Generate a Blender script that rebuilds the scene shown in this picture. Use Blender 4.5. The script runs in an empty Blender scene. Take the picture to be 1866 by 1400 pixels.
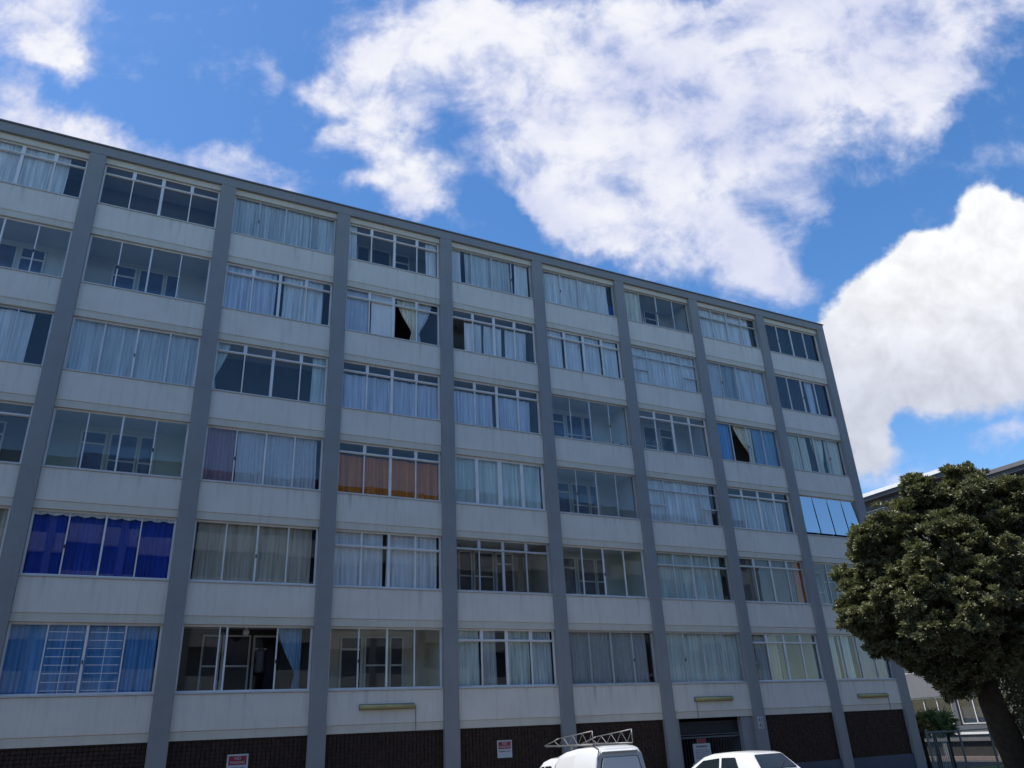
import bpy, bmesh, math, random
import numpy as np
from mathutils import Vector, Matrix
random.seed(7)
rng = np.random.default_rng(11)
SC = bpy.context.scene
COL = SC.collection
PI = math.pi

# ------------------------------------------------------------------ camera
CAM = Vector((5.688, -22.301, 2.10))
def cam_axes(yaw, pitch, roll):
    cy, sy, cp, sp = math.cos(yaw), math.sin(yaw), math.cos(pitch), math.sin(pitch)
    F = Vector((sy*cp, cy*cp, sp)); rt = Vector((cy, -sy, 0)); up = rt.cross(F)
    return (math.cos(roll)*rt + math.sin(roll)*up, -math.sin(roll)*rt + math.cos(roll)*up, F)
AX_R, AX_U, AX_F = cam_axes(math.radians(27.966), math.radians(24.206), math.radians(-2.862))
cd = bpy.data.cameras.new('camera')
cd.sensor_width = 36.0
cd.lens = 1423.55/1866*36.0
cd.clip_end = 3000
cam = bpy.data.objects.new('camera', cd)
COL.objects.link(cam)
cam.matrix_world = Matrix(((AX_R.x, AX_U.x, -AX_F.x, CAM.x), (AX_R.y, AX_U.y, -AX_F.y, CAM.y),
                           (AX_R.z, AX_U.z, -AX_F.z, CAM.z), (0, 0, 0, 1)))
SC.camera = cam

# ------------------------------------------------------------------ exposure
SC.view_settings.view_transform = 'Standard'
SC.view_settings.look = 'None'
SC.view_settings.gamma = 1
SC.view_settings.use_curve_mapping = False
SC.view_settings.exposure = 0.85
SC.render.engine = 'CYCLES'
SC.cycles.max_bounces = 8
SC.cycles.transparent_max_bounces = 12
SC.cycles.use_denoising = True

# ------------------------------------------------------------------ sun
SUN_DIR = Vector((-0.42, 0.06, 0.905)).normalized()
sd = bpy.data.lights.new('sun', 'SUN')
sd.energy = 3.2
sd.angle = math.radians(0.5)
sd.color = (1.0, 0.95, 0.87)
sun = bpy.data.objects.new('sun', sd)
COL.objects.link(sun)
sun.rotation_euler = SUN_DIR.to_track_quat('Z', 'Y').to_euler()
sun.location = (0, 0, 60)

# ------------------------------------------------------------------ node helpers
def lk(nt, a, b): nt.links.new(a, b)
def nd(nt, t, **kw):
    n = nt.nodes.new(t)
    for k, v in kw.items(): setattr(n, k, v)
    return n
def sock(nt, s, v):
    if hasattr(v, 'links'): lk(nt, v, s)
    else: s.default_value = v
def mth(nt, op, a, b=0.0, c=0.0, clamp=False):
    n = nd(nt, 'ShaderNodeMath', operation=op); n.use_clamp = clamp
    sock(nt, n.inputs[0], a); sock(nt, n.inputs[1], b); sock(nt, n.inputs[2], c)
    return n.outputs[0]
def vdot(nt, a, v):
    n = nd(nt, 'ShaderNodeVectorMath', operation='DOT_PRODUCT')
    lk(nt, a, n.inputs[0]); n.inputs[1].default_value = v
    return n.outputs['Value']
def mrange(nt, v, a, b, c=0.0, d=1.0, smooth=False):
    n = nd(nt, 'ShaderNodeMapRange'); n.clamp = True
    if smooth: n.interpolation_type = 'SMOOTHSTEP'
    sock(nt, n.inputs[0], v); n.inputs[1].default_value = a; n.inputs[2].default_value = b
    n.inputs[3].default_value = c; n.inputs[4].default_value = d
    return n.outputs[0]
def mixc(nt, f, a, b, mode='MIX'):
    n = nd(nt, 'ShaderNodeMix', data_type='RGBA', blend_type=mode)
    sock(nt, n.inputs[0], f)
    for s, v in ((n.inputs[6], a), (n.inputs[7], b)):
        if hasattr(v, 'links'): lk(nt, v, s)
        else: s.default_value = (v[0], v[1], v[2], 1)
    return n.outputs[2]
def noise(nt, vec, scale, detail=4, rough=0.55, dist=0.0, w=None):
    n = nd(nt, 'ShaderNodeTexNoise')
    n.inputs['Scale'].default_value = scale; n.inputs['Detail'].default_value = detail
    n.inputs['Roughness'].default_value = rough; n.inputs['Distortion'].default_value = dist
    if vec is not None: lk(nt, vec, n.inputs['Vector'])
    return n.outputs['Fac']
def mapping(nt, vec, loc=(0, 0, 0), rot=(0, 0, 0), scale=(1, 1, 1), kind='POINT'):
    n = nd(nt, 'ShaderNodeMapping', vector_type=kind)
    lk(nt, vec, n.inputs[0]); n.inputs[1].default_value = loc
    n.inputs[2].default_value = rot; n.inputs[3].default_value = scale
    return n.outputs[0]

# ------------------------------------------------------------------ sky
world = bpy.data.worlds.new('World'); SC.world = world; world.use_nodes = True
nt = world.node_tree; nt.nodes.clear()
wout = nd(nt, 'ShaderNodeOutputWorld'); bg = nd(nt, 'ShaderNodeBackground')
SKY_STRENGTH = 0.10
bg.inputs[1].default_value = SKY_STRENGTH
lk(nt, bg.outputs[0], wout.inputs[0])
sky = nd(nt, 'ShaderNodeTexSky', sky_type='NISHITA')
sky.sun_disc = False
sky.sun_elevation = math.asin(SUN_DIR.z)
sky.sun_rotation = math.atan2(SUN_DIR.x, SUN_DIR.y)
sky.air_density = 1.0; sky.dust_density = 0.6; sky.ozone_density = 2.0
hsv = nd(nt, 'ShaderNodeHueSaturation')
hsv.inputs['Hue'].default_value = 0.503; hsv.inputs['Saturation'].default_value = 1.28
hsv.inputs['Value'].default_value = 1.10
lk(nt, sky.outputs[0], hsv.inputs['Color'])
tc = nd(nt, 'ShaderNodeTexCoord')
D = tc.outputs['Generated']
# cloud layout lives in directions of the sky: a tangent chart round a fixed sky direction
ch_f = mth(nt, 'MAXIMUM', vdot(nt, D, AX_F), 0.08)
gx = mth(nt, 'DIVIDE', vdot(nt, D, AX_R), ch_f)
gy = mth(nt, 'DIVIDE', vdot(nt, D, AX_U), ch_f)
cx_ = nd(nt, 'ShaderNodeCombineXYZ'); lk(nt, gx, cx_.inputs[0]); lk(nt, gy, cx_.inputs[1])
CH = cx_.outputs[0]
# warp the chart a little so that blob edges turn ragged
wn = nd(nt, 'ShaderNodeTexNoise'); wn.inputs['Scale'].default_value = 5.5; wn.inputs['Detail'].default_value = 5
wn.inputs['Roughness'].default_value = 0.62
lk(nt, CH, wn.inputs['Vector'])
wv = nd(nt, 'ShaderNodeVectorMath', operation='MULTIPLY_ADD')
lk(nt, wn.outputs['Color'], wv.inputs[0]); wv.inputs[1].default_value = (0.17, 0.17, 0); 
sh = nd(nt, 'ShaderNodeVectorMath', operation='SUBTRACT'); lk(nt, CH, sh.inputs[0]); sh.inputs[1].default_value = (0.085, 0.085, 0)
lk(nt, sh.outputs[0], wv.inputs[2])
CW = wv.outputs[0]
def P(x, y): return ((x-933)/1423.5, -(y-700)/1423.5)
#          x     y    rx   ry  rot  weight   (sky chart, 1 radian = 1423 units)
BLOBS = [(40, 20, 150, 95, 0, 1.0), (95, 75, 80, 45, -30, .7), (60, 230, 160, 90, -25, .85), (200, 285, 150, 65, -28, .8), (20, 150, 70, 80, 0, .35),
         (420, 5, 55, 28, 0, .5), (480, 130, 36, 48, 10, .5), (472, 225, 22, 55, -8, .26), (440, 325, 140, 48, -22, .62), (640, 345, 60, 25, 10, .42),
         (640, 135, 105, 75, 30, .95), (580, 165, 60, 45, 0, .5), (670, 235, 130, 62, 22, .95), (720, 335, 110, 75, 0, .9), (770, 375, 60, 40, 0, .55),
         (800, 50, 150, 110, 0, 1.1), (960, 140, 230, 150, 0, 1.15), (1180, 120, 260, 190, 0, 1.2), (1440, 90, 280, 170, 0, 1.25), (1650, 110, 170, 150, 10, 1.0), (1800, 10, 160, 70, 20, .75),
         (985, 320, 100, 80, 0, .85), (1045, 395, 80, 60, 10, .7), (1120, 330, 170, 110, 20, .95), (1300, 280, 220, 130, 20, 1.05), (1250, 440, 230, 95, -8, 1.0), (1400, 500, 110, 70, -40, .75), (1500, 330, 110, 80, 25, .55), (1700, 215, 110, 50, 25, .55), (1850, 75, 60, 60, 0, .3),
         (1100, 440, 120, 60, 10, .6),
         (1860, 790, 75, 38, 10, .5), (1730, 855, 60, 22, 0, .3), (1860, 300, 50, 40, 0, .25), (1640, 880, 110, 40, 0, .6)]
CUMULUS = [(1800, 400, 62, 62, 0, 1.0), (1850, 430, 75, 80, 0, 1.0), (1735, 465, 70, 70, 0, 1.0), (1665, 480, 55, 55, 0, 1.0), (1600, 545, 70, 75, 0, 1.0), (1545, 600, 60, 60, 0, 1.0), (1800, 560, 150, 130, 0, 1.0), (1660, 610, 140, 130, 0, 1.0),
           (1560, 700, 90, 110, 0, 1.0), (1700, 690, 150, 85, -12, 1.0), (1850, 640, 100, 100, 0, 1.0), (1575, 790, 65, 75, 0, .75), (1600, 850, 60, 40, 0, .35)]
HOLES = [(895, 390, 60, 48, 15, .75), (560, 250, 70, 18, 25, .4), (930, 430, 60, 30, -15, .5), (1560, 430, 90, 50, 45, .5)]
def field(groups, CV):
    acc = None
    for lst, sgn in groups:
        for (x, y, rx, ry, rot, w) in lst:
            px, py = P(x, y)
            v = mapping(nt, CV, (px, py, 0), (0, 0, math.radians(rot)), (rx/1423.5*1.35, ry/1423.5*1.35, 1), 'TEXTURE')
            ln = nd(nt, 'ShaderNodeVectorMath', operation='LENGTH'); lk(nt, v, ln.inputs[0])
            f = mrange(nt, ln.outputs['Value'], 1.0, 0.12, 0.0, w*sgn, True)
            acc = f if acc is None else mth(nt, 'ADD', acc, f)
    return acc
acc = field(((BLOBS, 1), (HOLES, -1)), CW)
wb = nd(nt, 'ShaderNodeVectorMath', operation='MULTIPLY_ADD')
wn2 = nd(nt, 'ShaderNodeTexNoise'); wn2.inputs['Scale'].default_value = 14; wn2.inputs['Detail'].default_value = 6; wn2.inputs['Roughness'].default_value = .55
lk(nt, CH, wn2.inputs['Vector']); lk(nt, wn2.outputs['Color'], wb.inputs[0]); wb.inputs[1].default_value = (.07, .07, 0)
sh2 = nd(nt, 'ShaderNodeVectorMath', operation='SUBTRACT'); lk(nt, CH, sh2.inputs[0]); sh2.inputs[1].default_value = (.035, .035, 0)
lk(nt, sh2.outputs[0], wb.inputs[2])
accC = field(((CUMULUS, 1),), wb.outputs[0])
# fine wisps, drawn out along the wind
wind = mapping(nt, CH, (0, 0, 0), (0, 0, math.radians(-40)), (0.95, 1.35, 1))
n1 = noise(nt, wind, 9.0, 9, 0.62, 0.35)
n2 = noise(nt, mapping(nt, CH, (3.1, 1.7, 0)), 22.0, 8, 0.6, 0.25)
n3 = noise(nt, mapping(nt, wind, (7.1, 2.7, 0)), 3.6, 6, 0.55, 0.2)
dens = mth(nt, 'ADD', mth(nt, 'MINIMUM', acc, 1.05), mth(nt, 'MULTIPLY', mth(nt, 'SUBTRACT', n1, 0.5), 2.0))
dens = mth(nt, 'ADD', dens, mth(nt, 'MULTIPLY', mth(nt, 'SUBTRACT', n2, 0.5), 1.1))
# the rest of the sky carries the same broken cloud
g1 = noise(nt, mapping(nt, D, (4.2, 0.3, 1.1)), 2.6, 9, 0.6, 0.3)
gen = mth(nt, 'MULTIPLY', mth(nt, 'SUBTRACT', g1, 0.52), 5.0)
infront = mrange(nt, vdot(nt, D, AX_F), 0.62, 0.74, 0.0, 1.0, True)
densA = mth(nt, 'ADD', mth(nt, 'MULTIPLY', dens, infront), mth(nt, 'MULTIPLY', gen, mth(nt, 'SUBTRACT', 1.0, infront)))
alpha = mrange(nt, densA, 0.05, 1.2, 0.0, 1.0, True)
thick = mrange(nt, densA, 0.35, 1.35, 0.0, 1.0, True)
# body colour of the clouds: white, with lavender grey where they are thin or turned away
shade = mth(nt, 'MULTIPLY', mrange(nt, n3, 0.38, 0.60, 0.15, 1.0, True), thick)
shade = mth(nt, 'ADD', mth(nt, 'MULTIPLY', shade, 0.62), mth(nt, 'MULTIPLY', mrange(nt, n1, 0.3, 0.68), 0.38))
CLB = 0.57/SKY_STRENGTH
ccol = mixc(nt, shade, (0.56*CLB, 0.60*CLB, 0.84*CLB), (0.92*CLB, 0.93*CLB, 0.97*CLB))
skyc = mixc(nt, alpha, hsv.outputs['Color'], ccol)
# cumulus: bright crown, grey base
frontC = mth(nt, 'MULTIPLY', accC, infront)
alC = mrange(nt, mth(nt, 'ADD', frontC, mth(nt, 'MULTIPLY', mth(nt, 'SUBTRACT', n2, .5), .35)), .16, .62, 0, 1, True)
hC = mth(nt, 'ADD', gy, mth(nt, 'MULTIPLY', mth(nt, 'SUBTRACT', n3, .5), .22))
litC = mrange(nt, hC, -.05, .18, 0, 1, True)
billow = mrange(nt, n2, .36, .64, .88, 1.05)
cumc = mixc(nt, litC, (.64*CLB, .67*CLB, .78*CLB), (.96*CLB, .975*CLB, 1.0*CLB))
cumc = mixc(nt, 1.0, cumc, billow, 'MULTIPLY')
skyc = mixc(nt, alC, skyc, cumc)
lk(nt, skyc, bg.inputs[0])

# ------------------------------------------------------------------ materials
MATS = {}
def mat(name, col, rough=0.6, var=0.12, scale=3.0, spec=0.4, metallic=0.0, coat=0.0, bump=0.0, bscale=40, streak=0.0, streakcol=None, tint2=None, topstain=None):
    if name in MATS: return MATS[name]
    m = bpy.data.materials.new(name); m.use_nodes = True
    t = m.node_tree; b = t.nodes['Principled BSDF']
    g = nd(t, 'ShaderNodeNewGeometry'); pos = g.outputs['Position']
    f = noise(t, pos, scale, 5, 0.6)
    f = mrange(t, f, 0.3, 0.7)
    c0 = tuple(c*(1-var) for c in col); c1 = tuple(min(1, c*(1+var)) for c in (tint2 or col))
    c = mixc(t, f, c0, c1)
    if streak:
        sv = mapping(t, pos, (0, 0, 0), (0, 0, 0), (2.6, 2.6, 0.16))
        s = noise(t, sv, 2.2, 5, 0.65)
        s = mrange(t, s, 0.52, 0.78, 0.0, streak)
        sv2 = mapping(t, pos, (5, 0, 3), (0, 0, 0), (1, 1, 0.05))
        s2 = mrange(t, noise(t, sv2, 7.0, 3, 0.6), 0.6, 0.8, 0.0, streak*0.7)
        s = mth(t, 'ADD', s, s2, clamp=True)
        c = mixc(t, s, c, streakcol or tuple(x*0.55 for x in col))
    if topstain:
        # rain marks running down from the sill above
        oc = nd(t, 'ShaderNodeTexCoord'); sx = nd(t, 'ShaderNodeSeparateXYZ'); lk(t, oc.outputs['Object'], sx.inputs[0])
        hgt = mrange(t, sx.outputs[2], .35, 1.06, 0, 1)
        s3 = mrange(t, noise(t, mapping(t, pos, (1, 0, 9), (0, 0, 0), (1, 1, .07)), 5.0, 4, .6), .5, .72, 0, 1)
        s4 = mrange(t, noise(t, mapping(t, pos, (3, 0, 2), (0, 0, 0), (1, 1, .25)), .9, 3, .6), .42, .62, 0, 1)
        c = mixc(t, mth(t, 'MULTIPLY', mth(t, 'MULTIPLY', hgt, 1.0), mth(t, 'MULTIPLY', s3, s4)), c, topstain)
    lk(t, c, b.inputs['Base Color'])
    b.inputs['Roughness'].default_value = rough
    b.inputs['Metallic'].default_value = metallic
    b.inputs['Specular IOR Level'].default_value = spec
    if coat:
        b.inputs['Coat Weight'].default_value = coat; b.inputs['Coat Roughness'].default_value = 0.04
    if bump:
        bp = nd(t, 'ShaderNodeBump'); bp.inputs['Strength'].default_value = bump; bp.inputs['Distance'].default_value = 0.01
        lk(t, noise(t, pos, bscale, 4, 0.6), bp.inputs['Height']); lk(t, bp.outputs[0], b.inputs['Normal'])
    MATS[name] = m
    return m
def glassmat(name, r0=0.036, tint=(.965, .98, .98), rough=0.0):
    if name in MATS: return MATS[name]
    m = bpy.data.materials.new(name); m.use_nodes = True
    t = m.node_tree; t.nodes.clear()
    out = nd(t, 'ShaderNodeOutputMaterial'); mx = nd(t, 'ShaderNodeMixShader')
    tr = nd(t, 'ShaderNodeBsdfTransparent'); gl = nd(t, 'ShaderNodeBsdfGlossy')
    g = nd(t, 'ShaderNodeNewGeometry')
    dirt = mrange(t, noise(t, g.outputs['Position'], 1.7, 5, 0.6), 0.3, 0.7)
    tc_ = mixc(t, dirt, tuple(x*0.97 for x in tint), tint)
    lk(t, tc_, tr.inputs[0])
    gl.inputs[0].default_value = (1, 1, 1, 1); gl.inputs['Roughness'].default_value = rough
    lw = nd(t, 'ShaderNodeLayerWeight'); lw.inputs[0].default_value = 0.5
    f = mth(t, 'MULTIPLY_ADD', mth(t, 'POWER', lw.outputs['Facing'], 5.0), 1-r0, r0)
    wv_ = nd(t, 'ShaderNodeBump'); wv_.inputs['Strength'].default_value = 0.03; wv_.inputs['Distance'].default_value = 0.02
    lk(t, noise(t, g.outputs['Position'], 1.3, 2, 0.5), wv_.inputs['Height']); lk(t, wv_.outputs[0], gl.inputs['Normal'])
    lk(t, f, mx.inputs[0]); lk(t, tr.outputs[0], mx.inputs[1]); lk(t, gl.outputs[0], mx.inputs[2])
    lk(t, mx.outputs[0], out.inputs[0])
    MATS[name] = m
    return m
M_SPAN = mat('spandrel_paint', (.72, .655, .56), .75, .06, .9, .3, streak=.5, streakcol=(.47, .44, .395), bump=.12, bscale=30, topstain=(.40, .38, .35))
M_LINT = mat('lintel_paint', (.64, .58, .47), .75, .07, 1.3, .3, streak=.3, bump=.1)
M_PILL = mat('pillar_paint', (.265, .264, .256), .7, .07, .8, .3, streak=.22, streakcol=(.175, .175, .172), bump=.1, bscale=25)
M_COPE = mat('coping', (.15, .145, .15), .7, .1, 2)
M_FRAME = mat('frame_white', (.76, .735, .70), .45, .1, 2.0, .4)
M_FRAMEG = mat('frame_alu', (.56, .55, .53), .4, .1, 2.0, .5, metallic=.3)
M_SILL = mat('sill_paint', (.55, .53, .50), .7, .1, 3)
M_GLASS = glassmat('window_glass')
M_MIRROR = glassmat('mirror_film_glass', .60, (.3, .3, .33))
M_BRICK = mat('dark_brick', (.034, .020, .014), .75, .45, 14, .3, tint2=(.05, .027, .018), bump=.3)
M_MORTAR = mat('mortar', (.028, .023, .020), .9, .2, 9)
M_PLINTH = mat('plinth_paint', (.07, .085, .11), .7, .15, 2, streak=.4)
M_ASPH = mat('asphalt', (.052, .052, .054), .9, .2, 2.2, .3, bump=.4, bscale=160)
M_PAVE = mat('paving', (.20, .19, .18), .9, .15, 1.5, bump=.2)
M_GRASS = mat('grass_green', (.06, .10, .025), .9, .3, 3)
M_ROOF = mat('roof_felt', (.15, .15, .15), .9)
M_WHITE = mat('white_paint', (.66, .67, .67), .28, .03, 1.0, .5, coat=.6)
M_BLACK = mat('rubber_black', (.02, .02, .02), .6, .1)
M_DGLASS = mat('dark_car_glass', (.012, .018, .022), .03, .05, 1, .8)
M_STEEL = mat('galvanised_steel', (.25, .25, .25), .45, .1, 8, .5, metallic=.6)
M_CHROME = mat('chrome', (.6, .6, .6), .15, .02, 1, .5, metallic=1)
M_REDP = mat('red_print', (.30, .03, .045), .6, .1)
M_SIGNW = mat('sign_white', (.50, .51, .52), .5, .08, 8)
M_INK = mat('print_black', (.03, .03, .035), .6)
M_LAMPY = mat('lamp_diffuser_yellowed', (.42, .36, .15), .4, .12, 6)
M_GATE = mat('gate_paint', (.018, .021, .025), .6)
M_BARK = mat('bark', (.055, .045, .036), .9, .35, 7, bump=.8, bscale=18)

# ------------------------------------------------------------------ mesh helpers
class MB:
    def __init__(s): s.v = []; s.f = []; s.mi = []
    def quad(s, a, b, c, d, mi=0):
        n = len(s.v); s.v += [tuple(a), tuple(b), tuple(c), tuple(d)]; s.f.append((n, n+1, n+2, n+3)); s.mi.append(mi)
    def box(s, x0, x1, y0, y1, z0, z1, mi=0, skip=()):
        n = len(s.v)
        s.v += [(x0, y0, z0), (x1, y0, z0), (x1, y1, z0), (x0, y1, z0), (x0, y0, z1), (x1, y0, z1), (x1, y1, z1), (x0, y1, z1)]
        for k, f in (('-z', (3, 2, 1, 0)), ('+z', (4, 5, 6, 7)), ('-y', (0, 1, 5, 4)), ('+x', (1, 2, 6, 5)), ('+y', (2, 3, 7, 6)), ('-x', (3, 0, 4, 7))):
            if k in skip: continue
            s.f.append(tuple(n+i for i in f)); s.mi.append(mi)
    def tube(s, p0, p1, r0, r1=None, seg=6, mi=0, caps=True):
        p0 = Vector(p0); p1 = Vector(p1); r1 = r0 if r1 is None else r1
        d = (p1-p0).normalized(); a = d.orthogonal().normalized(); b = d.cross(a); n = len(s.v)
        for p, r in ((p0, r0), (p1, r1)):
            for i in range(seg):
                t = 2*PI*i/seg; s.v.append(tuple(p + a*r*math.cos(t) + b*r*math.sin(t)))
        for i in range(seg):
            j = (i+1) % seg; s.f.append((n+i, n+j, n+seg+j, n+seg+i)); s.mi.append(mi)
        if caps:
            s.f.append(tuple(n+seg-1-i for i in range(seg))); s.mi.append(mi)
            s.f.append(tuple(n+seg+i for i in range(seg))); s.mi.append(mi)
    def rings(s, rings, mi=0, close=True, cap0=True, cap1=True):
        n = len(s.v); k = len(rings[0])
        for r in rings: s.v += [tuple(p) for p in r]
        for i in range(len(rings)-1):
            for j in range(k if close else k-1):
                jj = (j+1) % k
                s.f.append((n+i*k+j, n+i*k+jj, n+(i+1)*k+jj, n+(i+1)*k+j)); s.mi.append(mi)
        if cap0: s.f.append(tuple(n+k-1-j for j in range(k))); s.mi.append(mi)
        if cap1: s.f.append(tuple(n+(len(rings)-1)*k+j for j in range(k))); s.mi.append(mi)
    def mesh(s, name, mats, smooth=False):
        me = bpy.data.meshes.new(name); me.from_pydata(s.v, [], s.f)
        for m in (mats if isinstance(mats, (list, tuple)) else [mats]): me.materials.append(m)
        if any(s.mi): me.polygons.foreach_set('material_index', s.mi)
        if smooth: me.polygons.foreach_set('use_smooth', [True]*len(s.f))
        me.update()
        return me
def place(name, me, parent=None, loc=(0, 0, 0), rot=None):
    o = bpy.data.objects.new(name, me); COL.objects.link(o)
    o.location = loc
    if rot: o.rotation_euler = rot
    if parent: o.parent = parent
    return o
def add(name, mb, mats, parent=None, loc=(0, 0, 0), smooth=False, bevel=0.0):
    o = place(name, mb.mesh(name, mats, smooth), parent, loc)
    if bevel:
        md = o.modifiers.new('bevel', 'BEVEL'); md.width = bevel; md.segments = 2; md.limit_method = 'ANGLE'
    return o
def boxmesh(name, sx, sy, sz, m, _c={}):
    k = (round(sx, 4), round(sy, 4), round(sz, 4), m.name)
    if k not in _c:
        b = MB(); b.box(0, sx, 0, sy, 0, sz); _c[k] = b.mesh(name, m)
    return _c[k]
def thing(name, label, cat, loc=(0, 0, 0), group=None):
    o = bpy.data.objects.new(name, None); COL.objects.link(o); o.location = loc
    return tag(o, label, cat, group)
def tag(o, label, cat, group=None):
    o['label'] = label; o['category'] = cat
    if group: o['group'] = group
    return o
def kind(o, k): o['kind'] = k; return o
def text_mesh(name, body, size, m):
    cu = bpy.data.curves.new(name, 'FONT'); cu.body = body; cu.size = size; cu.align_x = 'CENTER'; cu.extrude = 0.001
    o = bpy.data.objects.new(name, cu); COL.objects.link(o)
    bpy.context.view_layer.update()
    me = bpy.data.meshes.new_from_object(o.evaluated_get(bpy.context.evaluated_depsgraph_get()))
    bpy.data.objects.remove(o); bpy.data.curves.remove(cu)
    me.materials.clear(); me.materials.append(m)
    return me

# ------------------------------------------------------------------ ground
b = MB(); b.box(-300, 500, -300, 500, -0.5, 0.0); kind(add('ground', b, M_ASPH), 'structure')
b = MB(); b.box(-20, 34.4, -1.6, 0.3, 0.004, 0.10); kind(add('pavement', b, M_PAVE, bevel=.02), 'structure')
b = MB(); b.box(38.0, 43.9, -9, 1.75, 0.004, 0.05); kind(add('lawn', b, M_GRASS), 'structure')

b = MB(); b.box(25.6, 33.6, -10.2, -6.2, 0.004, 0.07); kind(add('soil_bed', b, mat('soil', (.06, .045, .032), .95, .3, 5, bump=.5), bevel=.02), 'structure')

# ------------------------------------------------------------------ main building
W, OW, FH = 3.8163, 3.3661, 2.75
PW = W-OW
SILL0 = 19.938
def sill(r): return SILL0 - FH*r
HEAD = 1.661
def head(r): return 18.69 if r == 1 else sill(r)+HEAD
NC0, NC1 = 0, 8
XR = NC1*W+OW+PW
bl = thing('apartment_building', 'long six storey apartment block with grey pillars, pale panels and rows of windows', 'building', (0, 0, 0))
ROOFZ = 19.25
for c in range(NC0, NC1+2):
    b = MB(); b.box(0, PW, 0, .35, 0, 18.88)
    add('pillar', b, M_PILL, bl, (c*W-PW, -.085, 0), bevel=.012)
b = MB(); b.box(-.006, PW+.006, -.009, .06, 0, 2.60); pb = b.mesh('pillar_base', M_PILL)
for c in range(NC0, NC1+2): place('pillar_base', pb, bl, (c*W-PW, -.085, 0))
b = MB(); b.box(-PW, XR, -.085, .35, 18.885, ROOFZ-.05); add('roof_beam', b, M_PILL, bl, bevel=.01)
b = MB(); b.box(-PW-.1, XR+.03, -.12, 9.0, ROOFZ-.048, ROOFZ); add('roof_coping', b, M_COPE, bl)
b = MB(); b.box(XR-.30, XR-.002, .27, 8.9, 0, ROOFZ-.05); add('end_wall', b, M_PILL, bl)
b = MB(); b.box(-PW, XR-.31, 3.4, 8.9, 0, ROOFZ-.06); add('rear_block', b, M_PILL, bl)
sp = MB(); sp.box(0, OW, 0, .22, .205, 1.089-.03); sp_me = sp.mesh('spandrel', M_SPAN)
sp6 = MB(); sp6.box(0, OW, 0, .22, .205, 1.088-.03); sp6_me = sp6.mesh('spandrel', M_SPAN)
li = MB(); li.box(0, OW, .018, .24, 0, .203); li_me = li.mesh('lintel', M_LINT)
for r in range(1, 7):
    for c in range(NC0, NC1+1):
        z0 = sill(r)-1.089
        o = place('spandrel', sp_me if r < 6 else sp6_me, bl, (c*W, 0, z0))
        md = o.modifiers.new('bevel', 'BEVEL'); md.width = .012; md.segments = 2
        place('lintel', li_me, bl, (c*W, 0, z0))
for c in range(NC0, NC1+1): place('lintel', li_me, bl, (c*W, 0, 18.68))

# ---- windows
FY = 0.095           # front face of the window frames
def frame_mesh(key, h, ow=OW, t=.05, d=.06, m=None, _c={}):
    k = (key, round(h, 3), t)
    if k not in _c:
        b = MB(); e = .004
        b.box(e, t, 0, d, e, h-e); b.box(ow-t, ow-e, 0, d, e, h-e)
        b.box(t+.0005, ow-t-.0005, .002, d-.002, e, t); b.box(t+.0005, ow-t-.0005, .002, d-.002, h-t, h-e)
        _c[k] = b.mesh('window', m or M_FRAME)
    return _c[k]
def pane(win, x0, x1, z0, z1, m=M_GLASS, y=.028, tilt=0.0, hinge='top'):
    sx, sz = x1-x0, z1-z0
    key = ('pane', round(sx, 3), round(sz, 3), m.name, tilt > .03)
    if key not in PANES:
        b = MB(); zz = -sz if tilt > .03 else 0
        b.box(0, sx, 0, .005, zz, zz+sz); PANES[key] = b.mesh('pane', m)
    if tilt > .03:
        return place('pane', PANES[key], win, (x0, y, z1), (-tilt, 0, 0))
    return place('pane', PANES[key], win, (x0, y, z0), (random.uniform(-.006, .006), 0, random.uniform(-.006, .006)))
PANES = {}
def bar_v(win, u, z0, z1, w, name='mullion', m=M_FRAME, y=-.006, d=.055):
    return place(name, boxmesh(name, w, d, z1-z0, m), win, (u*OW-w/2, y, z0))
def bar_h(win, x0, x1, z, w, name='transom', m=M_FRAME, y=-.008, d=.058):
    return place(name, boxmesh(name, x1-x0, d, w, m), win, (x0, y, z))
M_CORE = {}
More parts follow.
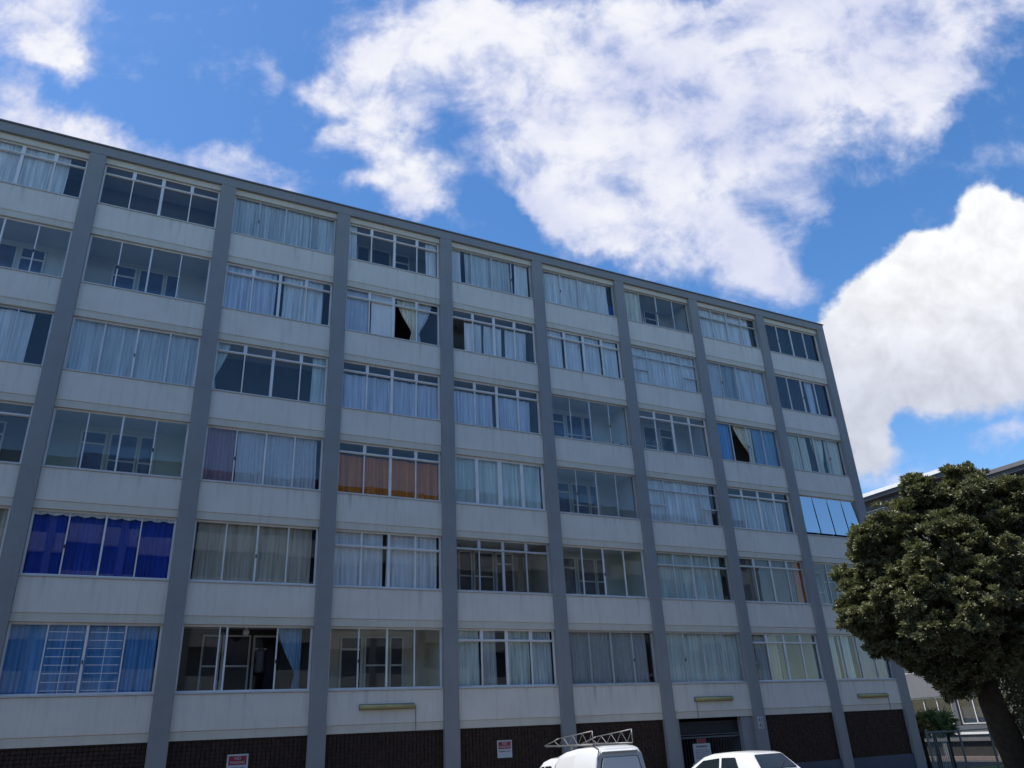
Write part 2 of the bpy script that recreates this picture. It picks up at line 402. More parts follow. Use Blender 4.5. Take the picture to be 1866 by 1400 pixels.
def room(r, c, wallcol, layout=None, dark=False, depth=1.15):
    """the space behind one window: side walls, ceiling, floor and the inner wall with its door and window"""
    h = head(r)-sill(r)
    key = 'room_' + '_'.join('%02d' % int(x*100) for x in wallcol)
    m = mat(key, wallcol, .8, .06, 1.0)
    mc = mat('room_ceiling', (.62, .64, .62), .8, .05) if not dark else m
    b = MB(); x0, x1, y0, y1, z0, z1 = -.03, OW+.03, .25, .25+depth, -.95, h+.06
    b.quad((x0, y0, z0), (x0, y1, z0), (x0, y1, z1), (x0, y0, z1)); b.quad((x1, y0, z0), (x1, y0, z1), (x1, y1, z1), (x1, y1, z0))
    b.quad((x0, y1, z0), (x1, y1, z0), (x1, y1, z1), (x0, y1, z1))
    b.quad((x0, y0, z1), (x0, y1, z1), (x1, y1, z1), (x1, y0, z1), 1); b.quad((x0, y0, z0), (x1, y0, z0), (x1, y1, z0), (x0, y1, z0))
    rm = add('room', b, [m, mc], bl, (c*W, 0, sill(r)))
    if layout:
        fm = mat('inner_frame', (.76, .76, .72), .6, .05); gm = mat('inner_glass_' + layout[1], {'blue': (.05, .07, .16), 'dark': (.02, .022, .026), 'grey': (.14, .16, .19), 'brown': (.09, .07, .055)}[layout[1]], .12, .35, 2.5, .6, streak=.5)
        L = {'L': [(.20, .40, -.9, 1.56, 1.16), (.42, .64, -.05, 1.56, .72), (.65, .78, -.05, 1.56, .72)],
             'R': [(.60, .80, -.9, 1.56, 1.16), (.36, .58, -.05, 1.56, .72), (.20, .345, -.05, 1.56, .72)]}[layout[0]]
        for i, (u0, u1, a, z, tz) in enumerate(L):
            b = MB(); t = .055 if i == 0 else .045; X0, X1 = u0*OW, u1*OW; yb = y1-.05
            b.box(X0, X0+t, yb, y1-.003, a, z); b.box(X1-t, X1, yb, y1-.003, a, z)
            b.box(X0+t, X1-t, yb+.002, y1-.003, z-t, z); b.box(X0+t, X1-t, yb+.002, y1-.003, tz, tz+t); b.box(X0+t, X1-t, yb+.002, y1-.003, a, a+t)
            add('inner_door' if i == 0 else 'inner_window', b, fm, rm)
            for q0, q1 in ((a+t, tz), (tz+t, z-t)):
                b = MB(); b.box(X0+t, X1-t, yb+.02, yb+.03, q0, q1); add('inner_pane', b, gm, rm)
    return rm

def window(r, c, typ):
    h = head(r)-sill(r); alu = typ.endswith('g'); typ = typ.rstrip('g')
    fm = M_FRAMEG if alu else M_FRAME
    t = .08 if typ == 'C' else .055
    win = place('window', frame_mesh(typ + ('g' if alu else ''), h, t=t, m=fm), bl, (c*W, FY, sill(r)))
    b = MB(); b.box(0.002, OW-.002, -.12, .0, -.029, .008); add('sill', b, M_SILL, win)
    th = random.uniform(-.004, .004)
    if typ in ('S', 'B', 'O'):
        us = [0, .25+th, .5, .75-th, 1]
        if typ == 'O': us = [0, .28, .335, .72, 1]
        for i, u in enumerate(us[1:-1]):
            bar_v(win, u, t, h-t, .06 if (i == 1 and typ == 'B') else (.045 if i == 1 else .03), m=fm)
        for i in range(4):
            if typ == 'O' and i == 2: continue
            if (r, c) in OPENPANES and i in OPENPANES[(r, c)]: continue
            pane(win, us[i]*OW+(t if i == 0 else .015), us[i+1]*OW-(t if i == 3 else .015), t, h-t)
        place('latch', boxmesh('latch', .028, .03, .09, M_BLACK), win, (us[1+(r+c) % 3]*OW-.014, -.034, h*.42))
        if typ == 'B':
            for k0 in (.255, .515):
                x0, x1 = k0*OW+.02, (k0+.23)*OW-.02
                for k in range(8): bar_h(win, x0, x1, .1+k*.19, .014, 'burglar_bar', m=M_FRAME, y=-.03, d=.014)
                place('burglar_bar', boxmesh('burglar_bar', .014, .014, h-.12, M_FRAME), win, ((x0+x1)/2, -.045, .06))
    elif typ in ('T', 'TT'):
        tz = h-(.37 if typ == 'T' else .50)
        bar_h(win, t, OW-t, tz, .066, m=fm); bar_h(win, t+.001, OW-t-.001, tz+.018, .028, 'drip_rail', m=fm, y=-.03, d=.021)
        for i, u in enumerate((.25, .5, .75)):
            bar_v(win, u, t, tz, .08 if i == 1 else .036, m=fm)
            bar_v(win, u, tz+.067, h-t, .10 if typ == 'T' else .05, m=fm)
        us = [0, .25, .5, .75, 1]
        for i in range(4):
            a0, a1 = us[i]*OW+(t if i == 0 else .038), us[i+1]*OW-(t if i == 3 else .038)
            if not ((r, c) in OPENPANES and i in OPENPANES[(r, c)]): pane(win, a0, a1, t, tz)
            op = .35 if (r, c, i) in OPENTOPS else 0
            pane(win, a0+.012, a1-.012, tz+.067, h-t, tilt=op)
    elif typ == 'G':
        tz = h-.46
        bar_h(win, t, OW-t, tz, .045, m=fm)
        for u in (.25, .5, .75): bar_v(win, u, t, tz, .035 if u != .5 else .02, m=fm); bar_v(win, u, tz+.047, h-t, .03, m=fm)
        us = [0, .25, .5, .75, 1]
        for i in range(4):
            a0, a1 = us[i]*OW+(t if i == 0 else .02), us[i+1]*OW-(t if i == 3 else .02)
            pane(win, a0, a1, tz+.047, h-t)
            if i in (0, 3):
                bar_h(win, a0, a1, tz*.52, .04, 'glazing_bar', m=fm); pane(win, a0, a1, t, tz*.52); pane(win, a0, a1, tz*.52+.04, tz)
            else: pane(win, a0, a1, t, tz)
    elif typ == 'C':
        for i, u in enumerate((.25, .5, .75)): bar_v(win, u, t, h-t, .11 if i != 1 else .15, m=fm)
        us = [0, .25, .5, .75, 1]
        for i in range(4): pane(win, us[i]*OW+(t if i == 0 else .06), us[i+1]*OW-(t if i == 3 else .06), t, h-t)
    elif typ == 'A':
        for i, u in enumerate((.25, .5, .75)): bar_v(win, u, t, h-t, .05, m=M_FRAME)
        us = [0, .25, .5, .75, 1]
        for i in range(4): pane(win, us[i]*OW+(t if i == 0 else .03), us[i+1]*OW-(t if i == 3 else .03), t+.02, h-t, m=M_MIRROR, y=-.012, tilt=.085)
    return win

# ---- curtains (each a thing of its own, hanging behind its window)
CC = dict(pale=(.82, .80, .77), white=(.88, .86, .82), greyblue=(.62, .65, .65), cream=(.78, .73, .57), royal=(.012, .058, .40), rust=(.64, .19, .015),
          mauve=(.36, .22, .26), beige=(.52, .46, .36), brown=(.11, .08, .055), darkgreen=(.018, .028, .03), navy=(.028, .03, .055), blue=(.14, .36, .66),
          seagreen=(.66, .72, .66), greybrown=(.21, .18, .15), lace=(.68, .68, .69), steel=(.22, .36, .50), shade=(.36, .39, .41), violetblue=(.66, .69, .77), grey=(.47, .48, .47))
def fabric(cn, lace=False):
    nm = 'fabric_' + cn + ('_lace' if lace else '')
    if nm in MATS: return MATS[nm]
    col = CC[cn]
    m = bpy.data.materials.new(nm); m.use_nodes = True
    t = m.node_tree; p = t.nodes['Principled BSDF']
    g = nd(t, 'ShaderNodeNewGeometry'); pos = g.outputs['Position']
    f = noise(t, mapping(t, pos, (0, 0, 0), (0, 0, 0), (9, 1, .3)), 1.6, 4, .6)
    c = mixc(t, mrange(t, f, .3, .7), tuple(x*.62 for x in col), tuple(min(.9, x*1.15) for x in col))
    if lace:
        vo = nd(t, 'ShaderNodeTexVoronoi'); vo.inputs['Scale'].default_value = 24; lk(t, pos, vo.inputs['Vector'])
        k = mrange(t, vo.outputs['Distance'], .25, .5)
        c = mixc(t, k, c, tuple(x*.8 for x in col))
    lk(t, c, p.inputs['Base Color']); p.inputs['Roughness'].default_value = .9; p.inputs['Specular IOR Level'].default_value = .15
    p.inputs['Sheen Weight'].default_value = .1
    MATS[nm] = m
    return m
FLOOR = {1: 'top row', 2: 'second row', 3: 'third row', 4: 'fourth row', 5: 'fifth row', 6: 'lowest row'}
BAY = ['leftmost bay', 'second bay', 'third bay', 'fourth bay', 'fifth bay', 'sixth bay', 'seventh bay', 'eighth bay', 'rightmost bay']
def curtain(r, c, u0, u1, cn, label, pleat=.12, amp=.042, tie=None, lace=False, drop=1.0, top=0.0, soft=1.0, y=.205, name='curtain', cat='curtain'):
    """pleated cloth over u0..u1; tie = 'L' / 'R' gathers the lower part to that side; drop = share of the height covered"""
    h = head(r)-sill(r)
    X0 = u0*OW - (.03 if u0 <= 0 else 0); X1 = u1*OW + (.03 if u1 >= 1 else 0)
    wdt = X1-X0; nx = max(16, int(wdt/.016)); nz = 14
    zt = h+.04-top*h; zb = -.28 if drop >= 1 else h*(1-drop)
    ph = rng.uniform(0, 6.28, 4); xs = np.linspace(0, 1, nx+1)
    px = xs*wdt
    warp = px + .05*np.sin(px*4.1+ph[0]) + .03*np.sin(px*9.3+ph[1])
    base = 1-2*np.abs(np.sin(warp*PI/pleat+ph[2]))**.7 + .45*np.sin(warp*2*PI/(pleat*2.3)+ph[3])
    am = amp*(.55+.45*np.sin(px*2.2+ph[1])**2)
    V = []
    for k in range(nz+1):
        v = k/nz; z = zt + (zb-zt)*v
        sx = xs.copy()
        if tie:
            g = min(1, v/.62)**1.5*.80 if v < .62 else .80-.25*(v-.62)/.38
            sx = xs*(1-g) if tie == 'L' else 1-(1-xs)*(1-g)
            if tie == 'C': sx = .5+(xs-.5)*(1-g*.75)
        lean = .012*math.sin(v*3+ph[0])
        yy = y + am*base*(.35+.65*v)*soft + .012*np.sin(px*6+v*5+ph[1])
        zz = z + (.012*np.sin(px*2*PI/(pleat*2)+ph[2]) if k == 0 else 0) + (.012*np.sin(px*9+ph[2]) if k == nz else 0)
        V.append(np.stack([X0+sx*wdt+lean, yy, np.full(nx+1, z)+(zz-z)], 1))
    V = np.concatenate(V)
    F = [(k*(nx+1)+i, k*(nx+1)+i+1, (k+1)*(nx+1)+i+1, (k+1)*(nx+1)+i) for k in range(nz) for i in range(nx)]
    me = bpy.data.meshes.new(name); me.from_pydata(V.tolist(), [], F); me.materials.append(fabric(cn, lace))
    me.polygons.foreach_set('use_smooth', [True]*len(F)); me.update()
    o = place(name, me, None, (c*W, 0, sill(r)))
    return tag(o, '%s, %s, %s' % (label, FLOOR[r], BAY[c]), cat, 'curtains behind the apartment windows')

OPENPANES = {(2, 3): {1, 2}, (2, 4): {0}, (3, 7): {1}, (6, 2): {2}, (6, 8): set(), (1, 6): set()}
OPENTOPS = {(2, 3, 0), (2, 3, 1), (2, 3, 2), (2, 3, 3), (1, 7, 1), (1, 7, 2), (1, 7, 3)}
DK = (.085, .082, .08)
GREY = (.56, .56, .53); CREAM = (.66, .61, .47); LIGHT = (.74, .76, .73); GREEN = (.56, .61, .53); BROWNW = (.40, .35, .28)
# (row, bay): window type, room colour, inner layout, curtains
S = {
 (1,0): ('T', DK, None, [(0, .86, 'pale', 'pale bluish pleated curtain with a dark gap at its right')]),
 (1,1): ('T', (.16, .15, .145), None, []),
 (1,2): ('Sg', DK, None, [(0, 1, 'greyblue', 'crinkled pale blue grey curtains across the whole window', dict(pleat=.1, lace=False))]),
 (1,3): ('T', (.26, .25, .25), ('R', 'dark'), [(0, .10, 'pale', 'narrow white curtain gathered at the left end'), (.86, .98, 'pale', 'narrow white curtain gathered at the right end')]),
 (1,4): ('Sg', DK, None, [(0, .14, 'white', 'flat white curtain panel at the left end', dict(amp=.008)), (.18, .74, 'greyblue', 'grey blue curtains in the middle panes'), (.80, .97, 'white', 'flat white curtain panel at the right end', dict(amp=.008))]),
 (1,5): ('Sg', DK, None, [(.02, .93, 'pale', 'white pleated curtains with a dark strip along the top', dict(top=.05)), (.955, 1, 'royal', 'sliver of blue cloth at the right edge', dict(drop=.9, top=.62))]),
 (1,6): ('Sg', GREY, ('R', 'dark'), [(0, .27, 'cream', 'cream curtain drawn to the left of a glazed balcony', dict(pleat=.11))]),
 (1,7): ('TTg', DK, None, [(.02, .9, 'pale', 'thin white curtains under open fanlights', dict(amp=.02))]),
 (1,8): ('S', DK, None, [(0, 1, 'darkgreen', 'blackish green curtain filling the window', dict(amp=.012))]),
 (2,0): ('S', LIGHT, ('R', 'blue'), []),
 (2,1): ('S', GREY, ('L', 'blue'), []),
 (2,2): ('T', DK, None, [(0, .47, 'violetblue', 'pale blue pleated curtain left of a dark gap'), (.54, .92, 'pale', 'whitish pleated curtain right of a dark gap')]),
 (2,3): ('T', (.03, .03, .03), None, [(.0, .26, 'violetblue', 'pale blue lace curtain with a wavy border', dict(lace=True)), (.27, .52, 'white', 'cream lace curtain at an open pane', dict(lace=True, amp=.012, y=.15)), (.54, .75, 'cream', 'cream swag tied back beside the open pane', dict(tie='R', y=.2)), (.75, .93, 'pale', 'pale blue swag tied to the left', dict(tie='L', lace=True))]),
 (2,4): ('T', (.30, .30, .29), None, [(.16, .36, 'pale', 'pale blue curtain beside an open left pane', dict(top=.27)), (.39, .60, 'pale', 'pale curtain between two dark gaps', dict(top=.27)), (.64, .9, 'pale', 'pale curtain in the right panes', dict(top=.27))]),
 (2,5): ('T', DK, None, [(0, .23, 'white', 'white curtain in the first pane', dict(amp=.02)), (.26, .47, 'white', 'white curtain in the second pane', dict(amp=.02)), (.51, .73, 'white', 'white pleated curtain in the third pane', dict(amp=.03)), (.76, .97, 'white', 'white curtain in the last pane', dict(amp=.02))]),
 (2,6): ('Gg', DK, None, [(0, 1, 'pale', 'white curtains behind small grid panes', dict(pleat=.16))]),
 (2,7): ('Sg', DK, None, [(0, .27, 'lace', 'patterned white lace curtain in the first pane', dict(lace=True, amp=.015)), (.27, .62, 'shade', 'grey swag behind the lace', dict(amp=.01)), (.5, 1, 'lace', 'pale swagged curtain in the right panes', dict(pleat=.22))]),
 (2,8): ('S', DK, None, [(0, .6, 'navy', 'dark navy curtain left of a pale stripe', dict(amp=.012)), (.60, .72, 'violetblue', 'narrow pale blue curtain stripe', dict(amp=.02)), (.73, 1, 'navy', 'dark navy curtain in the last pane', dict(amp=.012))]),
 (3,0): ('Sg', (.03, .03, .035), None, [(0, .86, 'pale', 'sagging white curtain with ragged top edge', dict(pleat=.35, amp=.03, top=.07))]),
 (3,1): ('S', DK, None, [(0, 1, 'greyblue', 'pale blue vertical blinds closed across the window', dict(pleat=.115, amp=.022), 'blind')]),
 (3,2): ('T', (.05, .05, .055), None, [(0, .13, 'seagreen', 'whitish curtain tied at the left end', dict(tie='L')), (.86, 1, 'seagreen', 'whitish curtain hanging at the right end', dict(amp=.02))]),
 (3,3): ('T', (.30, .30, .29), None, [(0, 1, 'violetblue', 'striped white and blue curtains', dict(pleat=.17, amp=.05, top=.27))]),
 (3,4): ('T', (.30, .30, .29), None, [(0, .46, 'violetblue', 'lavender blue curtain in the left panes', dict(top=.27)), (.5, .9, 'violetblue', 'lavender blue curtain in the right panes', dict(top=.27))]),
 (3,5): ('Sg', LIGHT, ('L', 'blue'), []),
 (3,6): ('T', GREY, ('R', 'dark'), []),
 (3,7): ('Sg', BROWNW, None, [(0, .24, 'blue', 'bright blue curtain beside an open pane'), (.32, .6, 'cream', 'cream curtain swept aside in the open pane', dict(tie='R', y=.22)), (.62, 1, 'steel', 'smooth blue curtain in the right pane', dict(amp=.012))]),
 (3,8): ('Sg', (.03, .035, .05), None, [(0, .26, 'cream', 'cream curtain in the first pane'), (.28, .40, 'cream', 'narrow cream curtain beside a dark gap', dict(amp=.02)), (.48, .70, 'cream', 'cream curtain knotted in the middle', dict(tie='C')), (.72, .97, 'cream', 'cream curtain in the last pane')]),
 (4,0): ('T', (.22, .24, .24), ('R', 'dark'), []),
 (4,1): ('S', GREEN, ('L', 'blue'), []),
 (4,2): ('S', DK, None, [(0, .26, 'mauve', 'dusky mauve curtain in the first pane'), (.27, .95, 'lace', 'bluish lace curtains with scalloped valance', dict(lace=True))]),
 (4,3): ('T', (.30, .30, .29), None, [(0, 1, 'rust', 'orange brown curtains across the window', dict(pleat=.2, top=.27))]),
 (4,4): ('C', DK, None, [(0, .97, 'seagreen', 'pale grey green curtains behind thick casements', dict(amp=.025))]),
 (4,5): ('Sg', GREY, ('L', 'blue'), []),
 (4,6): ('Gg', DK, None, [(0, .92, 'pale', 'pale curtains behind grid panes', dict(pleat=.2))]),
 (4,7): ('T', (.30, .30, .29), None, [(0, .9, 'greyblue', 'blue grey curtains under dark fanlights', dict(top=.27))]),
 (4,8): ('A', (.05, .03, .03), None, []),
 (5,0): ('S', DK, None, [(0, 1, 'beige', 'beige curtain at the photo edge')]),
 (5,1): ('S', DK, None, [(0, 1, 'royal', 'royal blue curtains below a white trim', dict(top=.055, pleat=.1))]),
 (5,2): ('S', DK, None, [(.03, .95, 'beige', 'crumpled grey beige curtains with dark ends', dict(pleat=.3, amp=.03))]),
 (5,3): ('TT', DK, None, [(.02, .45, 'white', 'white lace edged curtain in the left panes', dict(pleat=.2)), (.487, .96, 'white', 'white lace edged curtain in the right panes', dict(pleat=.2))]),
 (5,4): ('Tg', BROWNW, ('R', 'brown'), []),
 (5,5): ('S', GREEN, ('L', 'grey'), []),
 (5,6): ('TTg', DK, None, [(0, .9, 'seagreen', 'pale greenish curtains under tall fanlights')]),
 (5,7): ('Tg', DK, None, [(0.04, .86, 'greybrown', 'dull grey brown curtains', dict(amp=.015)), (.87, 1, 'rust', 'rusty brown curtain end')]),
 (5,8): ('Sg', GREEN, ('R', 'grey'), []),
 (6,1): ('B', DK, None, [(0, .97, 'blue', 'bright blue curtains behind white burglar bars')]),
 (6,2): ('O', (.07, .06, .05), ('R', 'dark'), [(.73, .92, 'steel', 'pale blue curtain gathered in the right pane', dict(tie='R'))]),
 (6,3): ('S', CREAM, ('L', 'dark'), []),
 (6,4): ('T', DK, None, [(0, .23, 'seagreen', 'pale sea green curtain in the first pane'), (.25, .40, 'grey', 'grey curtain left of a dark gap'), (.5, .74, 'seagreen', 'pale sea green curtain in the third pane'), (.76, .97, 'greyblue', 'pale blue curtain in the last pane')]),
 (6,5): ('Sg', DK, None, [(0, .22, 'grey', 'sheer grey lace curtain in the first pane', dict(lace=True)), (.23, .93, 'grey', 'sheer grey lace curtains in the right panes', dict(lace=True))]),
 (6,6): ('Sg', DK, None, [(0, 1, 'seagreen', 'plain pale green grey curtains', dict(amp=.015))]),
 (6,7): ('T', GREEN, ('R', 'dark'), [(.1, .25, 'grey', 'grey curtain in the dark left panes'), (.28, .42, 'beige', 'beige curtain in the second pane')]),
 (6,8): ('Sg', DK, None, [(0, .18, 'seagreen', 'grey green curtain in the first pane'), (.22, .40, 'seagreen', 'grey green curtain left of a dark gap'), (.48, .96, 'grey', 'sheer grey curtain in the right panes', dict(lace=True))]),
}
for (r, c), (typ, rc, lay, curts) in S.items():
    window(r, c, typ)
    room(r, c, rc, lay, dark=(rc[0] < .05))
    for cu in curts:
        u0, u1, cn, lab = cu[:4]; kw = cu[4] if len(cu) > 4 else {}
        nm = cu[5] if len(cu) > 5 else 'curtain'
        curtain(r, c, u0, u1, cn, lab, name=nm, cat=nm, **kw)
# windows hidden left of the frame edge still close the wall
window(6, 0, 'S'); room(6, 0, DK, None, True)
# white scalloped trim over the royal blue curtains
b = MB(); n = 60; zt = head(5)-sill(5)
for i in range(n):
    x0, x1 = i/n*OW, (i+1)/n*OW
    dz0 = .045*abs(math.sin(i*.52)); dz1 = .045*abs(math.sin((i+1)*.52))
    b.quad((x0, .142+.006*math.sin(i), zt-.10-dz0), (x1, .142+.006*math.sin(i+1), zt-.10-dz1), (x1, .142, zt-.056), (x0, .142, zt-.056))
tag(add('curtain_valance', b, fabric('white'), None, (W, 0, sill(5))), 'white scalloped valance above the royal blue curtains', 'valance')

# things seen inside the flats
z = sill(6)
t = thing('globe_lamp', 'white globe lamp on the ceiling of the open lowest window', 'lamp', (2*W+.50*OW, .62, z+HEAD+.05))
bm = bmesh.new(); bmesh.ops.create_uvsphere(bm, u_segments=16, v_segments=10, radius=.09, matrix=Matrix.Translation((0, 0, -.17)))
me = bpy.data.meshes.new('globe'); bm.to_mesh(me); bm.free(); me.materials.append(mat('opal', (.75, .75, .72), .3)); place('globe', me, t)
b = MB(); b.tube((0, 0, 0), (0, 0, -.09), .05, .04, 10); add('fitting', b, M_FRAME, t)
def garment(x, y, z, w, h, m, label, taper=.8):
    b = MB(); R_ = []
    for k in range(7):
        v = k/6; ww = w*(.45+.55*min(1, v*4))*(1 if v < .3 else taper+.1*math.sin(v*9)) ; zz = z-h*v
        R_.append([(x-ww/2, y, zz), (x-ww/4, y-.04, zz), (x, y-.05-.01*k, zz), (x+ww/4, y-.04, zz), (x+ww/2, y, zz), (x+ww/4, y+.04, zz), (x-ww/4, y+.04, zz)])
    b.rings(R_)
    return tag(add('garment', b, m, None, (0, 0, 0), smooth=True), label, 'garment')
garment(2*W+.64*OW, .85, z+1.15, .34, .62, mat('cloth_grey', (.10, .095, .105), .9), 'grey shirt hung up in the open lowest window')
garment(2*W+.73*OW, .8, z+1.25, .5, 1.4, mat('cloth_black', (.012, .012, .015), .9), 'black garment hung beside the grey shirt')
for dx, hh, lab in ((.78, .11, 'small dark pot on the left of the balcony sill'), (.90, .07, 'low dark pot on the right of the balcony sill')):
    b = MB(); b.rings([[(math.cos(a)*rr, math.sin(a)*rr, zz) for a in np.linspace(0, 2*PI, 11)[:-1]] for rr, zz in ((.04, 0), (.06, hh), (.05, hh))])
    tag(add('pot', b, M_BLACK, None, (5*W+dx*OW, .20, sill(3)+.055)), lab, 'pot')
b = MB(); b.box(5*W+.70*OW, 5*W+.99*OW, .16, .25, sill(3)-.0, sill(3)+.05); add('balcony_ledge', b, M_SILL, bl)

# ---- ground storey: brick panels on a painted plinth
Z_LOW = sill(6)-1.089
BW, BH = .112, .094
for c in range(NC0, NC1+1):
    if c == 6: continue
    b = MB(); b.box(0, OW, .075, .25, .80, Z_LOW-.002); add('wall_backing', b, M_MORTAR, bl, (c*W, 0, 0))
    b = MB(); b.box(0, OW, .0, .25, .0, .798); add('plinth', b, M_PLINTH, bl, (c*W, 0, 0))
    b = MB(); nzr = int((Z_LOW-.80)/BH)+1
    for k in range(nzr):
        z0 = .80+k*BH; z1 = min(z0+BH-.014, Z_LOW-.004)
        if z1-z0 < .02: continue
        x = .0
        while x < OW:
            x0, x1 = max(0.002, x), min(OW-.002, x+BW-.014)
            if x1-x0 > .02:
                yo = random.uniform(.035, .052)
                b.box(x0, x1, yo, .074, z0, z1, skip=('+y',))
            x += BW
    kind(add('brickwork', b, M_BRICK, bl, (c*W, 0, 0)), 'stuff')
# entrance in the third bay from the right
X6 = 6*W
b = MB(); b.box(0, .2, .05, 2.6, 0, Z_LOW); add('entrance_wall', b, M_PILL, bl, (X6, 0, 0))
b = MB(); b.box(OW-.52, OW, .05, 2.6, 0, Z_LOW); add('entrance_wall', b, M_PILL, bl, (X6, 0, 0))
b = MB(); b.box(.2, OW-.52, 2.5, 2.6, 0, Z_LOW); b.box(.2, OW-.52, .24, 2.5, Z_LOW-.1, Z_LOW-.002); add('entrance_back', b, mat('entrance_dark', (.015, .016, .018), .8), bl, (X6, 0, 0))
gt = thing('security_gate', 'dark barred security gate closing the ground floor entrance', 'gate', (X6+.21, .22, .1))
GW = OW-.75
b = MB(); b.box(0, GW, 0, .04, 1.64, 1.69); b.box(0, GW, 0, .04, 1.73, 1.76); add('top_rail', b, mat('gate_rail', (.10, .11, .12), .5), gt)
b = MB(); b.box(0, GW, 0, .04, .06, .11); add('bottom_rail', b, M_GATE, gt)
b = MB(); b.box(0, GW, .02, .03, 1.78, 2.23); add('shade_fill', b, M_GATE, gt)  # added dark sheet, stands in for the shade in the opening above the gate
for i in range(23):
    place('gate_bar', boxmesh('gate_bar', .022, .022, 1.53, M_GATE), gt, (.02+i*(GW-.06)/22, .009, .11))
# notices hung on the gate
def sign(name, label, x, y, z0, w, h, rows):
    t = thing(name, label, 'sign', (x, y, z0))
    b = MB(); b.box(0, w, 0, .012, 0, h); add('board', b, M_SIGNW, t)
    for rw in rows:
        if rw[0] == 'f':
            b = MB(); b.box(rw[1]*w, rw[2]*w, -.004, -.0005, rw[3]*h, rw[4]*h); add('printed_field', b, rw[5], t)
        else:
            me = text_mesh('lettering', rw[1], rw[4], rw[5]); place('lettering', me, t, (rw[2]*w, -.0065, rw[3]*h), (PI/2, 0, 0))
    return t
WP = [('f', .08, .92, .50, .92, M_REDP), ('t', 'NO', .5, .74, .10, M_SIGNW), ('t', 'PARKING', .5, .56, .085, M_SIGNW), ('t', 'RESIDENTS ONLY', .5, .33, .048, M_INK)]
sign('parking_sign', 'red and white sign low on the brick wall at left', 9.04, .018, 1.50, .51, .49, WP)
sign('parking_sign', 'red and white sign on the brick wall left of the pickup', 16.47, .018, 1.53, .47, .46, WP)
sign('notice_board', 'white notice board hung on the security gate', 23.66, .195, .98, .72, .60, [('t', 'WARNING', .5, .80, .10, M_INK)] + [('f', .1, .9, a, a+.035, mat('print_grey', (.2, .2, .21), .7)) for a in (.66, .56, .46, .36, .26)])
sign('notice_board', 'small red board above the white notice on the gate', 23.86, .198, 1.60, .36, .12, [('f', .02, .98, .03, .97, M_REDP)])
sign('notice_board', 'smaller white board low at the left on the gate', 23.56, .170, .58, .5, .42, [('f', .1, .9, a, a+.04, mat('print_grey', (.2, .2, .21), .7)) for a in (.8, .66, .5)])
sign('number_sign', 'small white number plate high on the pillar beside the gate', 26.34, -.102, 1.93, .24, .38, [('t', '43', .5, .56, .19, M_INK), ('t', '42', .5, .10, .19, M_INK)])
# strip lamps on the lowest panels
for x0, x1, zz, side, lab in ((12.36, 13.91, 2.92, 1, 'yellowed strip lamp on the panel of the fourth bay from the left'), (23.82, 25.41, 2.86, 0, 'yellowed strip lamp above the gated entrance'), (31.55, 33.12, 2.80, 1, 'yellowed strip lamp at the right end of the building')):
    t = thing('strip_lamp', lab, 'lamp', (x0, 0, zz), 'strip lamps on the wall')
    L = x1-x0
    b = MB(); b.box(-.02, L+.02, -.04, -.001, -.01, .14); add('housing', b, mat('lamp_housing', (.2, .2, .19), .6), t)
    b = MB(); R_ = []
    for xx in (0, L):
        R_.append([(xx, -.042-.075*math.cos(a), .06+.058*math.sin(a)) for a in np.linspace(-PI/2, PI/2, 9)])
    b.rings(R_); add('diffuser', b, M_LAMPY, t, smooth=True)
    xx = L+.06 if side else .06
    b = MB(); b.tube((xx, -.012, .08 if side else -.01), (xx, -.012, Z_LOW-zz+.02), .011, seg=6); add('conduit', b, mat('conduit', (.22, .23, .24), .7), t)

# ------------------------------------------------------------------ vehicles
def ring(y, prof, n=3):
    """closed section from a half profile [(x, z), ...] running bottom to top"""
    return [(x, y, z) for x, z in prof] + [(-x, y, z) for x, z in reversed(prof)]
def loft(name, secs, m, parent, smooth=True, bev=.03):
    b = MB(); b.rings([ring(y, p) for y, p in secs])
    o = add(name, b, m, parent, smooth=smooth)
    bm = bmesh.new(); bm.from_mesh(o.data); bmesh.ops.recalc_face_normals(bm, faces=bm.faces); bm.to_mesh(o.data); bm.free()
    o.data.set_sharp_from_angle(angle=math.radians(38))
    md = o.modifiers.new('bevel', 'BEVEL'); md.width = bev; md.segments = 3; md.limit_method = 'ANGLE'; md.angle_limit = math.radians(25)
    return o
def panel(name, pts, m, parent, off, t=.012):
    """a thin plate with the given outline, its back on the body, pushed out along off"""
    off = Vector(off).normalized()
    b = MB(); b.rings([[Vector(p)+off*.002 for p in pts], [Vector(p)+off*(t+.002) for p in pts]])
    o = add(name, b, m, parent)
    bm = bmesh.new(); bm.from_mesh(o.data); bmesh.ops.recalc_face_normals(bm, faces=bm.faces); bm.to_mesh(o.data); bm.free()
    return o
def rounded(pts, rad=.04, n=4):
    pts = [Vector(p) for p in pts]; out = []
    for i, p in enumerate(pts):
        a = (pts[i-1]-p); c = (pts[(i+1) % len(pts)]-p); r = min(rad, a.length*.45, c.length*.45)
        p0 = p+a.normalized()*r; p1 = p+c.normalized()*r
        for k in range(n+1):
            t = k/n; out.append(p0*(1-t)**2 + p*2*t*(1-t) + p1*t*t)
    return out
def inset(pts, s):
    c = sum((Vector(p) for p in pts), Vector())/len(pts)
    return [c+(Vector(p)-c)*s for p in pts]
